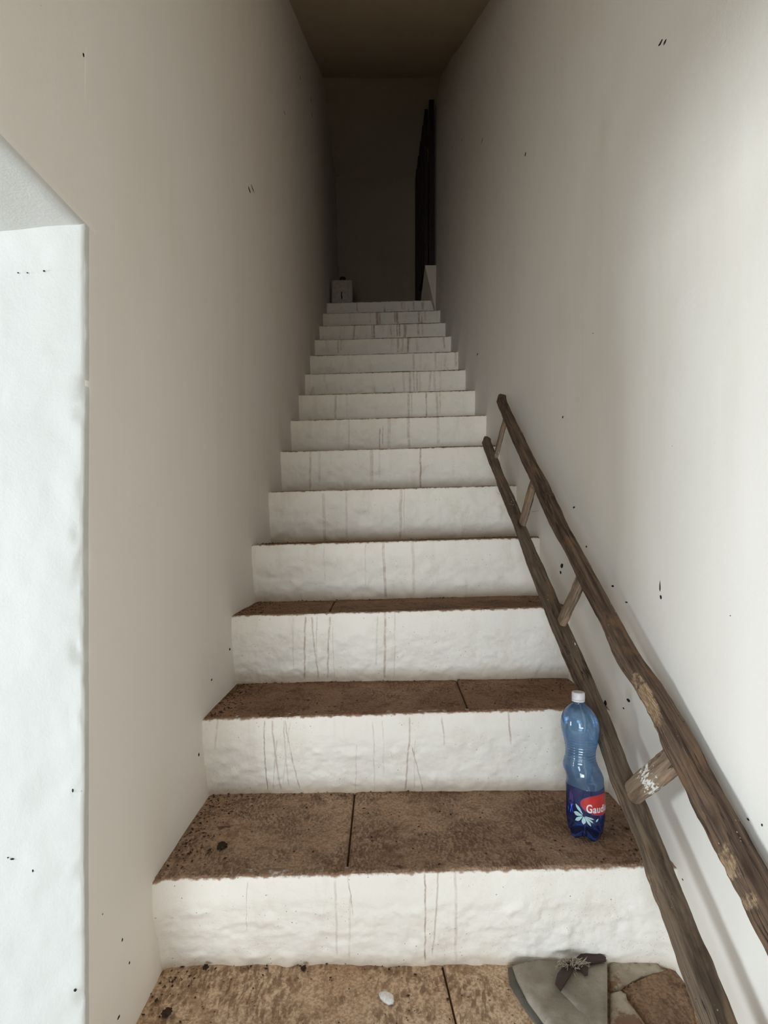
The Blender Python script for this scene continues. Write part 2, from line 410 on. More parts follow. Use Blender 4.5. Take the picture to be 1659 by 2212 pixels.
# landing end wall
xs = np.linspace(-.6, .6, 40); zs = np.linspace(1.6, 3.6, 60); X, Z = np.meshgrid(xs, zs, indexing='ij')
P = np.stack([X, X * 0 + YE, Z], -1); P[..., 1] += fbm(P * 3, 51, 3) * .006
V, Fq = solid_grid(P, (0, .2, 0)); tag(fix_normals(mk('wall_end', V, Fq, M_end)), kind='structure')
# rear wall behind the viewpoint
J = Join(); J.add(*box((.57, -2.72, -.3), (.64, .2, 2.4))); J.add(*box((.03, -2.72, 1.55), (1.72, .2, 1.3)))
tag(J.mk('wall_rear', M_wall, smooth=False), kind='structure')
# ceiling: flat, then rising with the stairs, then flat over the landing
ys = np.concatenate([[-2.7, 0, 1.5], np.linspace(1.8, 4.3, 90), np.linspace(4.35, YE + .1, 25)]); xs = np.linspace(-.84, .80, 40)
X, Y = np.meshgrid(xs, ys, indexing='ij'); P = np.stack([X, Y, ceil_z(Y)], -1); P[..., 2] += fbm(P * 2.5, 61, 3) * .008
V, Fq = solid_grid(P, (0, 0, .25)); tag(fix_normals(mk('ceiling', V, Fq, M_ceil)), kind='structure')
M_ground = simple('pale_outdoor_paving', (.62, .58, .52), .9, .1)
V, Fq = box((-8.0, 0, FLOOR - .16), (14.2, 20, .2)); tag(mk('ground', V, Fq, M_ground, smooth=False), kind='structure')
M_floor = tread_mat('floor_stone', (.30, .19, .12), (.40, .27, .17), (.15, .085, .05), .5, .4, 9.0)
V, Fq = box((-.03, -1.3, FLOOR - .1), (1.7, 3.4, .2)); tag(mk('floor', V, Fq, M_floor, smooth=False), kind='structure')

# ------------------------------------------------------------------ staircase
st = empty('staircase', (0.08, 0.27, FLOOR), 'whitewashed masonry staircase with brown stone treads climbing between two plaster walls', 'stairs')
STREAKS = {   # x at top, x at bottom, width, y top, y bottom, strength: pixels
 1: [(917, 918, 4, 1892, 2062, .95), (947, 934, 4, 1892, 2050, .55), (982, 984, 6, 1890, 2060, .4), (726, 729, 5, 1900, 2050, .35), (757, 755, 5, 1935, 2060, .28), (750, 764, 2.5, 1893, 1942, .8), (535, 537, 2, 1905, 1985, .5)],
 2: [(571, 577, 3, 1557, 1702, .9), (588, 606, 4, 1557, 1700, .6), (598, 590, 3, 1600, 1700, .45), (617, 646, 3, 1557, 1698, .65), (614, 624, 3, 1557, 1690, .5), (628, 612, 2, 1560, 1690, .4), (769, 769, 3, 1610, 1702, .3), (806, 810, 3, 1560, 1702, .35), (827, 829, 3, 1556, 1660, .25), (886, 876, 4, 1550, 1700, .7), (891, 913, 3, 1615, 1702, .7), (896, 895, 2, 1600, 1700, .4), (954, 957, 4, 1548, 1592, .5), (1096, 1097, 4, 1535, 1590, .7), (472, 473, 4, 1557, 1600, .3)],
 3: [(633, 634, 3, 1335, 1440, .3), (660, 657, 4, 1332, 1462, .8), (673, 687, 4, 1332, 1462, .65), (684, 685, 2, 1332, 1460, .5), (712, 707, 4, 1332, 1462, .75), (718, 722, 2, 1350, 1460, .3), (815, 813, 4, 1330, 1430, .3), (832, 831, 5, 1326, 1460, .7), (853, 852, 3, 1326, 1455, .35)],
 4: [(827, 833, 6, 1172, 1288, .6), (890, 894, 6, 1172, 1280, .32), (789, 790, 3, 1175, 1260, .25), (700, 703, 3, 1180, 1250, .2)],
 5: [(698, 702, 7, 1065, 1165, .4), (748, 749, 5, 1062, 1160, .35), (867, 864, 6, 1058, 1160, .5), (874, 872, 2, 1058, 1150, .3)],
 6: [(671, 670, 5, 975, 1056, .5), (690, 691, 6, 975, 1040, .25), (803, 803, 8, 971, 1040, .4), (820, 820, 4, 971, 1030, .25), (908, 908, 4, 968, 1055, .9)],
 7: [(754, 754, 3, 908, 968, .3), (821, 820, 2.5, 925, 968, .8), (827, 827, 2, 920, 960, .6), (841, 840, 6, 904, 966, .35), (881, 883, 5, 903, 966, .55), (946, 946, 5, 902, 960, .35)],
 8: [(726, 725, 4, 853, 904, .55), (750, 750, 3, 853, 900, .2), (882, 882, 4, 850, 904, .55), (889, 889, 2, 850, 900, .4), (920, 920, 2.5, 848, 900, .9), (942, 944, 4, 848, 900, .5), (950, 949, 3, 848, 895, .4)],
 9: [(871, 872, 4, 805, 848, .3), (886, 885, 4, 802, 848, .6), (893, 894, 3, 802, 846, .5), (901, 900, 3, 802, 846, .55), (931, 926, 4, 800, 845, .5), (938, 938, 4, 800, 845, .35)],
 10: [(893, 893, 4, 765, 800, .45), (908, 908, 4, 765, 798, .2), (940, 940, 4, 762, 798, .4), (984, 983, 4, 760, 795, .5)],
 11: [(730, 731, 3, 735, 764, .5), (737, 737, 3, 735, 760, .4), (859, 860, 4, 730, 763, .75), (881, 881, 3.5, 730, 763, .9), (870, 870, 2, 730, 760, .4), (958, 959, 3, 726, 755, .6)],
 12: [(803, 804, 2, 702, 731, .6), (808, 808, 3.5, 702, 731, .95), (858, 858, 2.5, 700, 728, .8), (863, 863, 3, 700, 728, .9), (903, 903, 4, 698, 726, .6), (912, 912, 3, 698, 726, .4)],
 13: [(853, 853, 2, 675, 699, .9), (857, 857, 3, 675, 699, .95), (904, 904, 3, 673, 697, .9), (917, 918, 4, 672, 696, .4)],
 14: [(870, 870, 9, 652, 672, .3), (893, 893, 3, 652, 672, .7), (912, 912, 5, 652, 672, .6)],
}
DIRT = {9: .4, 11: .4, 12: .8, 13: .9, 14: .8, 10: .4}
def ztop(k, X): return Zk[k] + TILT * (X - XL)
def riser(k):
    Y0 = Yk[k]; zb = Zk[k - 1] if k > -2 else FLOOR; H = Zk[k] - zb
    xr = float(XR(Y0)); ncol = 420 if 1 <= k <= 3 else (240 if k <= 6 else 120); nrow = 64 if 1 <= k <= 3 else 34
    if k < 1: ncol, nrow = 60, 16
    xs = np.linspace(XL - .012, xr + .012, ncol); s = np.linspace(0, 1, nrow) ** 1.15
    X, S = np.meshgrid(xs, s, indexing='ij')
    rec = .19 * .2637
    v = -S * (H + .008)                                              # depth below the edge
    side_t = np.clip((X - XL) / (xr - XL), 0, 1)
    tt_ = np.clip((-v - .045) / (H - .045), 0, 1)
    prof = rec * (1 - .85 * side_t ** 1.6) * (tt_ ** 1.25 * .75 + .25 * tt_)
    prof = prof + .004 * np.exp(-(-v) / .003)                          # softly rounded arris
    bot = FLOOR if k == -2 else None
    Z = ztop(k, X) + v
    if bot is not None: Z = np.maximum(Z, FLOOR - .005)
    Q = np.stack([X, X * 0 + k * 3.1, Z], -1)
    low = np.clip((-v - .045) / .03, 0, 1)
    disp = fbm(Q * 4, 71, 2) * .003 * low + (fbm(Q * np.array([28, 28, 44]), 73, 3) * .0034 + fbm(Q * 90, 79, 2) * .0006) * (.12 + .88 * low)
    blobs = np.clip(fbm(Q * 22, 83, 2) - .5, 0, 1) * .010 * low
    Yg = Y0 + prof + disp - blobs
    edge = np.exp(-(-v) / .004)
    Z = Z + edge * (fbm(Q * np.array([35, 1, 0]), 89, 3) * .0008) - .0008
    # fillet into the side walls
    side = np.minimum(X - XL, xr - X); Yg -= .010 * np.exp(-np.clip(side, 0, 1) / .012)
    P = np.stack([X, Yg, Z], -1)
    V, Fq = solid_grid(P, (0, .022, 0), flip=True)
    uv = np.stack([X, v], -1).reshape(-1, 2); uv = np.concatenate([uv, uv])
    sl = []
    for (a, b, wd, y0, y1, stt) in STREAKS.get(k, []):
        zt = lambda x, y: (CY - y) / F * Y0 - ztop(k, (x - CX) / F * Y0)
        sl.append(((a - CX) / F * Y0, (b - CX) / F * (Y0 + rec * .7), wd / F * Y0 * .5 * (1.25 if k > 6 else 1), min(zt(a, y0), .02) if zt(a, y0) < -.008 else .02, (CY - y1) / F * (Y0 + rec * .8) - ztop(k, (b - CX) / F * Y0), min(1, stt * .95)))
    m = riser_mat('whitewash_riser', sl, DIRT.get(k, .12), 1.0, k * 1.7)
    return mk('riser', V, Fq, m, st, uv=uv)
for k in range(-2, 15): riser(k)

# treads: stone slabs with joints (pixel x of a joint at front and back edge)
JOINT = {0: [(985, 950)], 1: [(749, 767)], 2: [(1013, 984)], 3: [(711, 723)], 4: [(905, 900)], 5: [(760, 762)], 6: [(870, 868)], 7: [(800, 800)], 8: [(900, 898)], 9: [(780, 780)], 10: [(860, 860)], 11: [(800, 800)], 12: [(860, 860)], 13: [(810, 810)], -1: [(700, 700)], -2: [(900, 900)]}
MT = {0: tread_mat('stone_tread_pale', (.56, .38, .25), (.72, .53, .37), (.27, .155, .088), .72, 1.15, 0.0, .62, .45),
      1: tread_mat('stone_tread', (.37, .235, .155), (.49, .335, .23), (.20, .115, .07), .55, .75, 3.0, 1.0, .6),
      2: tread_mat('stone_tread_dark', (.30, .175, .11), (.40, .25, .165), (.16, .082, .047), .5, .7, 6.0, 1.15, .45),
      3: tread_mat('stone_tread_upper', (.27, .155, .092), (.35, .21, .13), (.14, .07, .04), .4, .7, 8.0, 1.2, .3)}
for k in range(-2, 15):
    Y0 = Yk[k] + .0045; Y1 = (Yk[k + 1] + .07) if k < 14 else YE + .02
    zA = Zk[k]; jl = JOINT.get(k, [])
    def slab(xf0, xf1, xb0, xb1, bump_):
        nx = 90 if 0 <= k <= 3 else 24; ny = 50 if 0 <= k <= 3 else 10
        u, v = np.meshgrid(np.linspace(0, 1, nx), np.linspace(0, 1, ny), indexing='ij')
        Xf = xf0 + (xf1 - xf0) * u; Xb = xb0 + (xb1 - xb0) * u
        X = Xf * (1 - v) + Xb * v; Y = Y0 + (Y1 - Y0) * v
        Z = ztop(k, X) + bump_
        Q = np.stack([X, Y, Z * 0 + k], -1)
        Z = Z + fbm(Q * 7, 91, 2) * .0013 + fbm(Q * 60, 93, 2) * .0006
        Y = Y + np.where(v < .001, fbm(np.stack([X * 45, X * 0, X * 0 + k], -1), 95, 3) * .0016, 0)
        e = np.minimum(np.minimum(u, 1 - u) * (xf1 - xf0), 1)
        Z = Z - .002 * np.exp(-e / .003)
        P = np.stack([X, Y, Z], -1); V, Fq = solid_grid(P, (0, 0, -.035))
        uvv = np.stack([X, (Yk[k + 1] + .055 - Y) if k < 14 else Y1 - Y], -1).reshape(-1, 2); uvv = np.concatenate([uvv, uvv])
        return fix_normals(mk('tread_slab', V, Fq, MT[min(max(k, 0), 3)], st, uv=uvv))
    xl0 = XL - .012; xr0 = float(XR(Y0)) + .012; xr1 = float(XR(min(Y1, 5.3))) + .012
    if jl:
        xf, xb = jl[0]; yb = (Yk[k + 1] + .055) if k < 14 else Y1
        g = .0022
        jf = (xf - CX) / F * (Y0 if k > 0 else 1.05); jb = (xb - CX) / F * yb
        slab(xl0, jf - g, xl0, jb - g, 0.0); slab(jf + g, xr0, jb + g, xr1, .0012)
        V, Fq = box(((jf + jb) / 2, (Y0 + .006 + Y1) / 2, 0), (.012, Y1 - Y0 - .006, .02))
        sh = (V[:, 1] - Y0) / (Y1 - Y0); V[:, 0] += (jf + (jb - jf) * sh) - (jf + jb) / 2; V[:, 2] += ztop(k, V[:, 0]) - .0165
        mk('joint_fill', V, Fq, M_mortar, st, smooth=False)
    else: slab(xl0, xr0, xl0, xr1, 0)

# plaster wedge at the right of the top step
T1 = up(918, 573, 4.46); T2 = up(945, 573, 4.46)
zl = float(ztop(14, .4)) - .03
wv = np.array([T1, T2, [T2[0] + .05, 4.46, T2[2]], [T1[0] + .03, 4.80, T2[2] - .01], [T2[0] + .05, 4.80, T2[2] - .01],
               [(936 - CX) / F * 4.52, 4.50, zl + .03], [T2[0] + .05, 4.50, zl - .12], [(944 - CX) / F * 4.5, 4.50, zl - .12],
               [(905 - CX) / F * 4.80, 4.84, zl], [T2[0] + .05, 4.84, zl]])
bm = bmesh.new()
for v in wv: bm.verts.new(v)
bmesh.ops.convex_hull(bm, input=bm.verts)
me = bpy.data.meshes.new('trim_1'); bm.to_mesh(me); bm.free(); me.materials.append(plaster('wedge_plaster', (.60, .52, .43), .6, .05, .6))  # wedge plaster with a darker, browner base tone than the walls
tr = bpy.data.objects.new('trim_1', me); sc.collection.objects.link(tr); tag(tr, kind='structure')

# dark door standing open on the landing
dr = empty('door_1', (.37, 4.85, float(ztop(14, .37)) + .004), kind='structure')
zt = 3.43
def plank(x, y0, y1, z0, z1, th=.028):
    V, Fq = box((x, (y0 + y1) / 2, (z0 + z1) / 2), (th, y1 - y0, z1 - z0)); return V, Fq
ys = np.linspace(4.50, 5.28, 6)
for i in range(5):
    xm = .378 - .028 * i / 4
    z0 = T2[2] + .012 if ys[i] < 4.85 else float(ztop(14, .37)) + .006
    V, Fq = plank(xm, ys[i] + .002, ys[i + 1] - .002, z0, zt - .02 * i, .026)
    mk('door_plank', V, Fq, M_door, dr, smooth=False)
for z in (2.35, 3.15):
    V, Fq = plank(.352 + .035, 4.52, 5.24, z, z + .09, .02); mk('door_batten', V, Fq, M_door, dr, smooth=False)
V, Fq = box(((931 - CX) / F * 4.46 + .004, 4.475, (T2[2] + 3.47) / 2), (.038, .05, 3.47 - T2[2] - .006)); mk('door_post', V, Fq, M_door, dr, smooth=False)

# ------------------------------------------------------------------ ladder
LC, UC, YV = 1592.0, 1325.0, 261.0
def pl(pts): a = np.array(pts, float); return a[:, 1], a[:, 0]
def smooth_edge(E):
    y = np.arange(E[0][0], E[0][-1], 4.0); x = np.interp(y, *E); k = np.exp(-np.linspace(-2, 2, 17) ** 2); k /= k.sum()
    lin = np.polyval(np.polyfit(y, x, 3), y); r = np.pad(x - lin, 8, 'edge'); return y, lin + np.convolve(r, k, 'valid')
loL = pl([(1039, 953), (1068, 1034), (1073, 1050), (1108, 1137), (1129, 1200), (1152, 1259), (1184, 1346), (1207, 1400), (1243, 1484), (1262, 1535), (1290, 1605), (1320, 1700), (1333, 1730), (1377, 1833), (1388, 1872), (1421, 1961), (1458, 2072), (1472, 2112), (1510, 2212), (1700, 2718)])
loR = pl([(1061, 950), (1092, 1031), (1114, 1078), (1152, 1170), (1211, 1305), (1230, 1349), (1253, 1400), (1315, 1536), (1370, 1672), (1407, 1752), (1462, 1888), (1524, 2031), (1598, 2212), (1812, 2718)])
upL = pl([(1070, 866), (1089, 915), (1119, 983), (1146, 1042), (1184, 1132), (1222, 1200), (1244, 1248), (1282, 1327), (1303, 1365), (1323, 1420), (1350, 1463), (1374, 1495), (1391, 1530), (1407, 1558), (1418, 1590), (1429, 1622), (1462, 1675), (1502, 1760), (1520, 1798), (1543, 1844), (1560, 1880), (1587, 1928), (1625, 2005), (1659, 2072), (1990, 2700)])
upR = pl([(1095, 863), (1136, 950), (1190, 1051), (1244, 1162), (1298, 1259), (1353, 1352), (1386, 1410), (1442, 1492), (1499, 1583), (1554, 1686), (1609, 1778), (1659, 1870), (2120, 2700)])
loL, loR, upL, upR = [smooth_edge(e) for e in (loL, loR, upL, upR)]
DD = np.array([-.0286, 1, .741]); DD /= np.linalg.norm(DD)
DE = np.array([.15, -.60, .787]); DE -= DE.dot(DD) * DD; DE /= np.linalg.norm(DE)   # across the ladder, towards the upper rail
DN = np.cross(DD, DE); DN *= np.sign(DN[0]); DN /= np.linalg.norm(DN)
def proj(p): return CX + F * p[0] / p[1], CY - F * p[2] / p[1]
def rail(name, C, L, R, ytop, tD, mat, parent, seed, foot_y):
    Ys = C / (np.linspace(ytop, 2650, 230) - YV); secs = []
    for Y in Ys:
        y = YV + C / Y; A = up(np.interp(y, L[0], L[1]), y, Y)
        lo, hi = .005, .12
        for _ in range(22):
            m = (lo + hi) / 2; q = A + DE * tD + DN * m; px, py = proj(q)
            if px < np.interp(py, R[0], R[1]): lo = m
            else: hi = m
        secs.append((A, m))
    # carry the rail on below the picture down to the floor
    A0, m0 = secs[-60]; A1, m1 = secs[-1]; d = (A1 - A0) / np.linalg.norm(A1 - A0)
    base = A1.copy(); mm = np.mean([s[1] for s in secs[-60:]])
    mi = m1
    while base[2] > foot_y:
        base = base + d * .01; mi = mi * .9 + mm * .1; secs.append((base.copy(), mi))
    n = len(secs); K = 32; V = np.zeros((n, K, 3)); UV = np.zeros((n, K, 2)); raw = np.zeros((n, K)); dist = 0; prev = None
    paint = np.zeros((n, K))
    for i, (A, wN) in enumerate(secs):
        if prev is not None: dist += np.linalg.norm(A - prev)
        prev = A
        endf = min(1, math.sqrt(max(0, 1 - max(0, 1 - (dist + .001) / .014) ** 2)) + .03)
        for k in range(K):
            t = 2 * math.pi * (k + .5) / K; c, s = math.cos(t), math.sin(t)
            e = 9.0; r = (abs(c) ** e + abs(s) ** e) ** (-1 / e); a, b = c * r, s * r
            q = A + DN * (wN * (.5 + .5 * a * endf)) + DE * (tD * (.5 + .5 * b * endf))
            V[i, k] = q; UV[i, k] = (dist + seed, (k / K) * 2 * (wN + tD))
            edge = max(0, -a) * (1 if b > -.3 else .7)
            y = YV + C / max(A[1], .05)
            if seed < 5:
                z_ = max(math.exp(-((y - 1530) / 75) ** 2), .95 * math.exp(-((y - 1880) / 45) ** 2), .8 * math.exp(-((y - 1960) / 25) ** 2), .5 * math.exp(-((y - 1775) / 30) ** 2), .45 * math.exp(-((y - 1390) / 25) ** 2))
                raw[i, k] = z_ * max(0, (-a - .5)) * 1.7 + .12 * (a > .93)
            else:
                z_ = .7 * math.exp(-((y - 1930) / 60) ** 2) + .4 * math.exp(-((y - 1800) / 90) ** 2)
                raw[i, k] = z_ * max(0, (-a - .6)) * 1.6
                px, py = proj(q)
                paint[i, k] = max(.55 * math.exp(-((px - 1107) / 9) ** 2 - ((py - 1085) / 18) ** 2), .6 * math.exp(-((px - 1240) / 6) ** 2 - ((py - 1388) / 18) ** 2), .45 * math.exp(-((px - 1071) / 6) ** 2 - ((py - 1035) / 18) ** 2))
    Q = V.copy(); nrm = V - V.mean(axis=1, keepdims=True); nrm /= np.linalg.norm(nrm, axis=-1, keepdims=True) + 1e-9
    ax = (V @ DD)[..., None]
    Qs = np.concatenate([V @ DN[:, None] * 60, V @ DE[:, None] * 60, ax * 9 + seed], -1)
    amp = fbm(Qs, 101, 3) * .0016 + fbm(Q * 30 + seed, 103, 3) * .0012
    amp = amp + (np.clip(fbm(Q * 75 + seed, 107, 2), -1, 1) * .0035) * np.clip(raw, 0, 1)
    V = V + nrm * amp[..., None]
    Fq = []
    for i in range(n - 1):
        for k in range(K): Fq.append((i * K + k, i * K + (k + 1) % K, (i + 1) * K + (k + 1) % K, (i + 1) * K + k))
    Fq += [tuple(range(K))[::-1], tuple((n - 1) * K + k for k in range(K))]
    UV2 = UV.reshape(-1, 2)
    o = mk(name, V.reshape(-1, 3), Fq, mat, parent, uv=UV2, attrs={'raw': raw, 'paint': paint}); fix_normals(o)
    return o
lad = empty('ladder', (.56, -.1, FLOOR), 'old weathered wooden ladder with worm-eaten rails leaning along the right wall', 'ladder')
rail('side_rail', UC, upL, upR, 862, .036, M_rail_hi, lad, 1.3, FLOOR + .01)['label'] = 'upper dark brown rail with splintered pale edge'
rail('side_rail', LC, loL, loR, 951, .030, M_rail_lo, lad, 9.1, FLOOR + .01)['label'] = 'lower smoother grey-brown rail'
def rung(a, b, w0, w1, paint_c=None, sq=.62, n=34, pa=.0, bulge=0):
    a = np.array(a); b = np.array(b); K = 20; d = (b - a) / np.linalg.norm(b - a); e1 = DD - DD.dot(d) * d; e1 /= np.linalg.norm(e1); e2 = np.cross(d, e1)
    V = np.zeros((n, K, 3)); UV = np.zeros((n, K, 2)); pt = np.zeros((n, K)); raw = np.zeros((n, K)); Ltot = np.linalg.norm(b - a); rs = random.random() * 9
    for i in range(n):
        t = i / (n - 1); c = a + (b - a) * t; w_ = w0 + (w1 - w0) * t + bulge * math.sin(math.pi * t)
        ef = min(1, .7 + .3 * min(t, 1 - t) / .04)
        for k in range(K):
            th = 2 * math.pi * k / K; cc, ss = math.cos(th), math.sin(th); r = (abs(cc) ** 3.2 + abs(ss) ** 3.2) ** (-1 / 3.2)
            V[i, k] = c + ef * (w_ / 2) * (e1 * cc * r + e2 * ss * r * sq); UV[i, k] = (t * Ltot + rs, k / K * w_ * 3 + rs)
            if paint_c is not None: pt[i, k] = pa * math.exp(-((t - paint_c) / .2) ** 2)
    nr = V - V.mean(axis=1, keepdims=True); nr /= np.linalg.norm(nr, axis=-1, keepdims=True)
    V += nr * (fbm(V * 45 + rs, 111, 3) * .0014)[..., None]
    Fq = [(i * K + k, i * K + (k + 1) % K, (i + 1) * K + (k + 1) % K, (i + 1) * K + k) for i in range(n - 1) for k in range(K)]
    Fq += [tuple(range(K))[::-1], tuple((n - 1) * K + k for k in range(K))]
    return fix_normals(mk('rung', V.reshape(-1, 3), Fq, M_rung, lad, uv=UV.reshape(-1, 2), attrs={'paint': pt, 'raw': raw}))
def rp(x, y, C): return up(x, y, C / (y - YV))
def attach(yimg, C, L, R, tD, onface):
    lo, hi = .6, 3.2
    for _ in range(40):
        Y = (lo + hi) / 2; y = YV + C / Y; A = up(np.interp(y, L[0], L[1]), y, Y)
        wN = .045 if C < 1500 else .037
        p = A + DN * wN * .5 + (DE * tD if onface else 0); q = proj(p)[1]
        if q > yimg: lo = Y
        else: hi = Y
    return p
def rung_px(ly, uy, w0, w1, **k):
    a = attach(ly, LC, loL, loR, .030, True); b = attach(uy, UC, upL, upR, .036, False); d = b - a; d /= np.linalg.norm(d)
    return rung(a - d * .012, b + d * .012, w0, w1, **k)
rung_px(987, 897, .026, .026, paint_c=.15, pa=.45)
rung_px(1130, 1033, .033, .033, paint_c=.3, pa=.15)
rung_px(1344, 1243, .033, .033, paint_c=.25, pa=.3)['label'] = 'pale rounded rung'
rung_px(1713, 1634, .044, .050, paint_c=.45, pa=.74, sq=.5)['label'] = 'broad flat rung with scraped white paint'
for Yl in (.745, .36):
    a = up(np.interp(YV + LC / Yl, loL[0], loL[1]) if Yl > .6 else 0, YV + LC / Yl, Yl)
    a = np.array([.50 + (1.1 - Yl) * .04 + .02, Yl, (889 * Yl - LC) / F + .02]); b = a + np.array([.02, -.15, .115])
    rung(a, b + (b - a) * .14, .04, .04)

# ------------------------------------------------------------------ bottle
BZ = float(ztop(1, .43)) + .0005
BC = on_plane(1264, 1800, BZ); BS = .3105 / 1785
def R_(v): return v * BS
bt = empty('water_bottle', tuple(BC), 'blue transparent plastic bottle with white cap and red oval label, standing beside the ladder', 'bottle')
prof = np.array([(300, 68, 500), (318, 68, 500), (335, 84, 501), (365, 122, 503), (400, 157, 505), (450, 190, 508), (500, 211, 512), (550, 222, 515), (600, 225, 518), (640, 222, 520), (720, 207, 525), (800, 190, 527), (850, 181, 526), (900, 174, 523), (960, 176, 521), (1000, 186, 518), (1040, 198, 520), (1100, 211, 533), (1150, 215, 548), (1200, 218, 562), (1300, 220, 574), (1400, 221, 578), (1500, 221, 580), (1600, 221, 580), (1700, 221, 579), (1760, 215, 578), (1800, 205, 577)])
fdir = np.array([-BC[0], -BC[1]]); fdir /= np.linalg.norm(fdir); rdir = np.array([-fdir[1], fdir[0]])
if rdir[0] < 0: rdir = -rdir
def ctr(yc): return np.interp(yc, prof[:, 0], prof[:, 2]) - 577
def rad(yc): return np.interp(yc, prof[:, 0], prof[:, 1])
ZB = 1905.0      # crop y taken as the foot plane
def cyl(phi, yc, dr=0):
    r = R_(rad(yc)) + dr; c = R_(ctr(yc))
    xy = BC[:2] + rdir * c + r * (math.cos(phi) * fdir + math.sin(phi) * rdir)
    return np.array([xy[0], xy[1], BC[2] + R_(ZB - yc) * 1.0])
def bottle_body():
    K = 96; ycs = np.concatenate([np.linspace(300, 1760, 200)]); rows = []
    for yc in ycs:
        row = []
        rip = 0
        if 690 < yc < 1050: rip = .0006 * math.sin((yc - 690) / 26 * 2 * math.pi / 1.25) * math.sin((yc - 690) / 360 * math.pi)
        for k in range(K):
            th = 2 * math.pi * k / K
            tw = 0
            if 1040 < yc < 1300: tw = .0016 * math.sin(3 * th + (yc - 1040) / 60) * math.sin((yc - 1040) / 260 * math.pi)
            if 360 < yc < 700: tw = .0006 * math.sin(6 * th) * math.sin((yc - 360) / 340 * math.pi)
            row.append(cyl(th, yc, rip + tw))
        rows.append(row)
    # five-footed base
    for s in np.linspace(.08, 1, 16):
        row = []
        for k in range(K):
            th = 2 * math.pi * k / K
            lobe = abs(math.cos(2.5 * (th - math.radians(33) - .0))) ** 1.1     # 1 at the feet, 0 between
            r0 = R_(215)
            r = r0 * ((1 - .18 * s ** 1.5) if s < .62 else (.911 - .911 * ((s - .62) / .38) ** .9 * .93))
            zf = R_(ZB - 1760) * (1 - min(s / .62, 1) ** 1.2)
            if s > .62: zf = R_(90) * ((s - .62) / .38) ** .7 * (.55 + .45 * (1 - lobe))
            lift = (1 - lobe) * R_(72) * min(s / .62, 1) ** 1.5 * (1 if s < .62 else max(.2, 1 - (s - .62) / .4))
            r *= (1 - .12 * (1 - lobe) * s)
            zf = zf + lift
            xy = BC[:2] + r * (math.cos(th) * fdir + math.sin(th) * rdir)
            row.append(np.array([xy[0], xy[1], BC[2] + zf]))
        rows.append(row)
    V = np.array(rows); n = len(rows)
    Fq = [(i * K + k, (i + 1) * K + k, (i + 1) * K + (k + 1) % K, i * K + (k + 1) % K) for i in range(n - 1) for k in range(K)]
    Fq.append(tuple((n - 1) * K + k for k in range(K)))
    o = mk('bottle_body', V.reshape(-1, 3), Fq, None or M_pet, bt); return fix_normals(o)
def pet(name, tint_top, tint_bot, z0, z1):
    t = NT(name); sep = t.n('ShaderNodeSeparateXYZ'); t.put(t.geo(), sep.inputs[0])
    f = t.ramp(sep.outputs[2], z0, z1)
    tr_ = t.n('ShaderNodeBsdfTransparent'); t.put(t.mix(t.math('MULTIPLY', f, t.ramp(sep.outputs[2], z1 + .165, z1 + .14)), tint_bot, tint_top), tr_.inputs[0])
    gl = t.n('ShaderNodeBsdfGlossy'); gl.inputs['Roughness'].default_value = .06; gl.inputs['Color'].default_value = (.9, .95, 1, 1)
    df = t.n('ShaderNodeBsdfTranslucent'); t.put(t.mix(f, (.03, .08, .32), (.34, .56, .84)), df.inputs[0])
    fr = t.n('ShaderNodeLayerWeight'); fr.inputs['Blend'].default_value = .35
    rimt = t.mix(fr.outputs['Facing'], (1, 1, 1), (.35, .5, .8)); tt = t.mix(1.0, tr_.inputs[0].links[0].from_socket, rimt, 'MULTIPLY'); t.put(tt, tr_.inputs[0])
    m0 = t.n('ShaderNodeMixShader'); t.put(t.math('MULTIPLY_ADD', f, .16, .2), m0.inputs[0]); t.t.links.new(tr_.outputs[0], m0.inputs[1]); t.t.links.new(df.outputs[0], m0.inputs[2])
    d2 = t.n('ShaderNodeBsdfDiffuse'); t.put(t.mix(f, (.02, .05, .22), (.36, .58, .86)), d2.inputs[0])
    mm = t.n('ShaderNodeMixShader'); t.put(t.math('MULTIPLY_ADD', t.math('MULTIPLY', f, t.ramp(sep.outputs[2], z1 + .165, z1 + .14)), .11, .03), mm.inputs[0]); t.t.links.new(m0.outputs[0], mm.inputs[1]); t.t.links.new(d2.outputs[0], mm.inputs[2]); m0 = mm
    m1 = t.n('ShaderNodeMixShader'); t.put(t.math('MULTIPLY_ADD', fr.outputs['Fresnel'], .75, .04), m1.inputs[0])
    t.t.links.new(m0.outputs[0], m1.inputs[1]); t.t.links.new(gl.outputs[0], m1.inputs[2]); t.t.links.new(m1.outputs[0], t.out.inputs[0])
    return t.m
M_pet = pet('blue_bottle_plastic', (.60, .79, .95), (.20, .34, .72), BC[2] + .02, BC[2] + .12)
bottle_body()
def lathe(pts, name, mat, parent, K=48, ribs=0):
    V = []
    for (yc, r, dz) in pts:
        for k in range(K):
            th = 2 * math.pi * k / K; rr = R_(r) * (1 + (.018 if ribs and k % 2 else 0))
            xy = BC[:2] + rdir * R_(498 - 577) + rr * (math.cos(th) * fdir + math.sin(th) * rdir)
            V.append([xy[0], xy[1], BC[2] + R_(ZB - yc)])
    n = len(pts); Fq = [(i * K + k, (i + 1) * K + k, (i + 1) * K + (k + 1) % K, i * K + (k + 1) % K) for i in range(n - 1) for k in range(K)]
    Fq += [tuple(range(K)), tuple((n - 1) * K + k for k in range(K))[::-1]]
    return fix_normals(mk(name, V, Fq, mat, parent))
lathe([(182, 60, 0), (184, 70, 0), (192, 76, 0), (268, 77, 0), (271, 75, 0)], 'cap', M_cap, bt, 60, 1)
lathe([(275, 75, 0), (277, 77, 0), (294, 77, 0), (296, 72, 0)], 'cap_ring', M_cap, bt, 60)
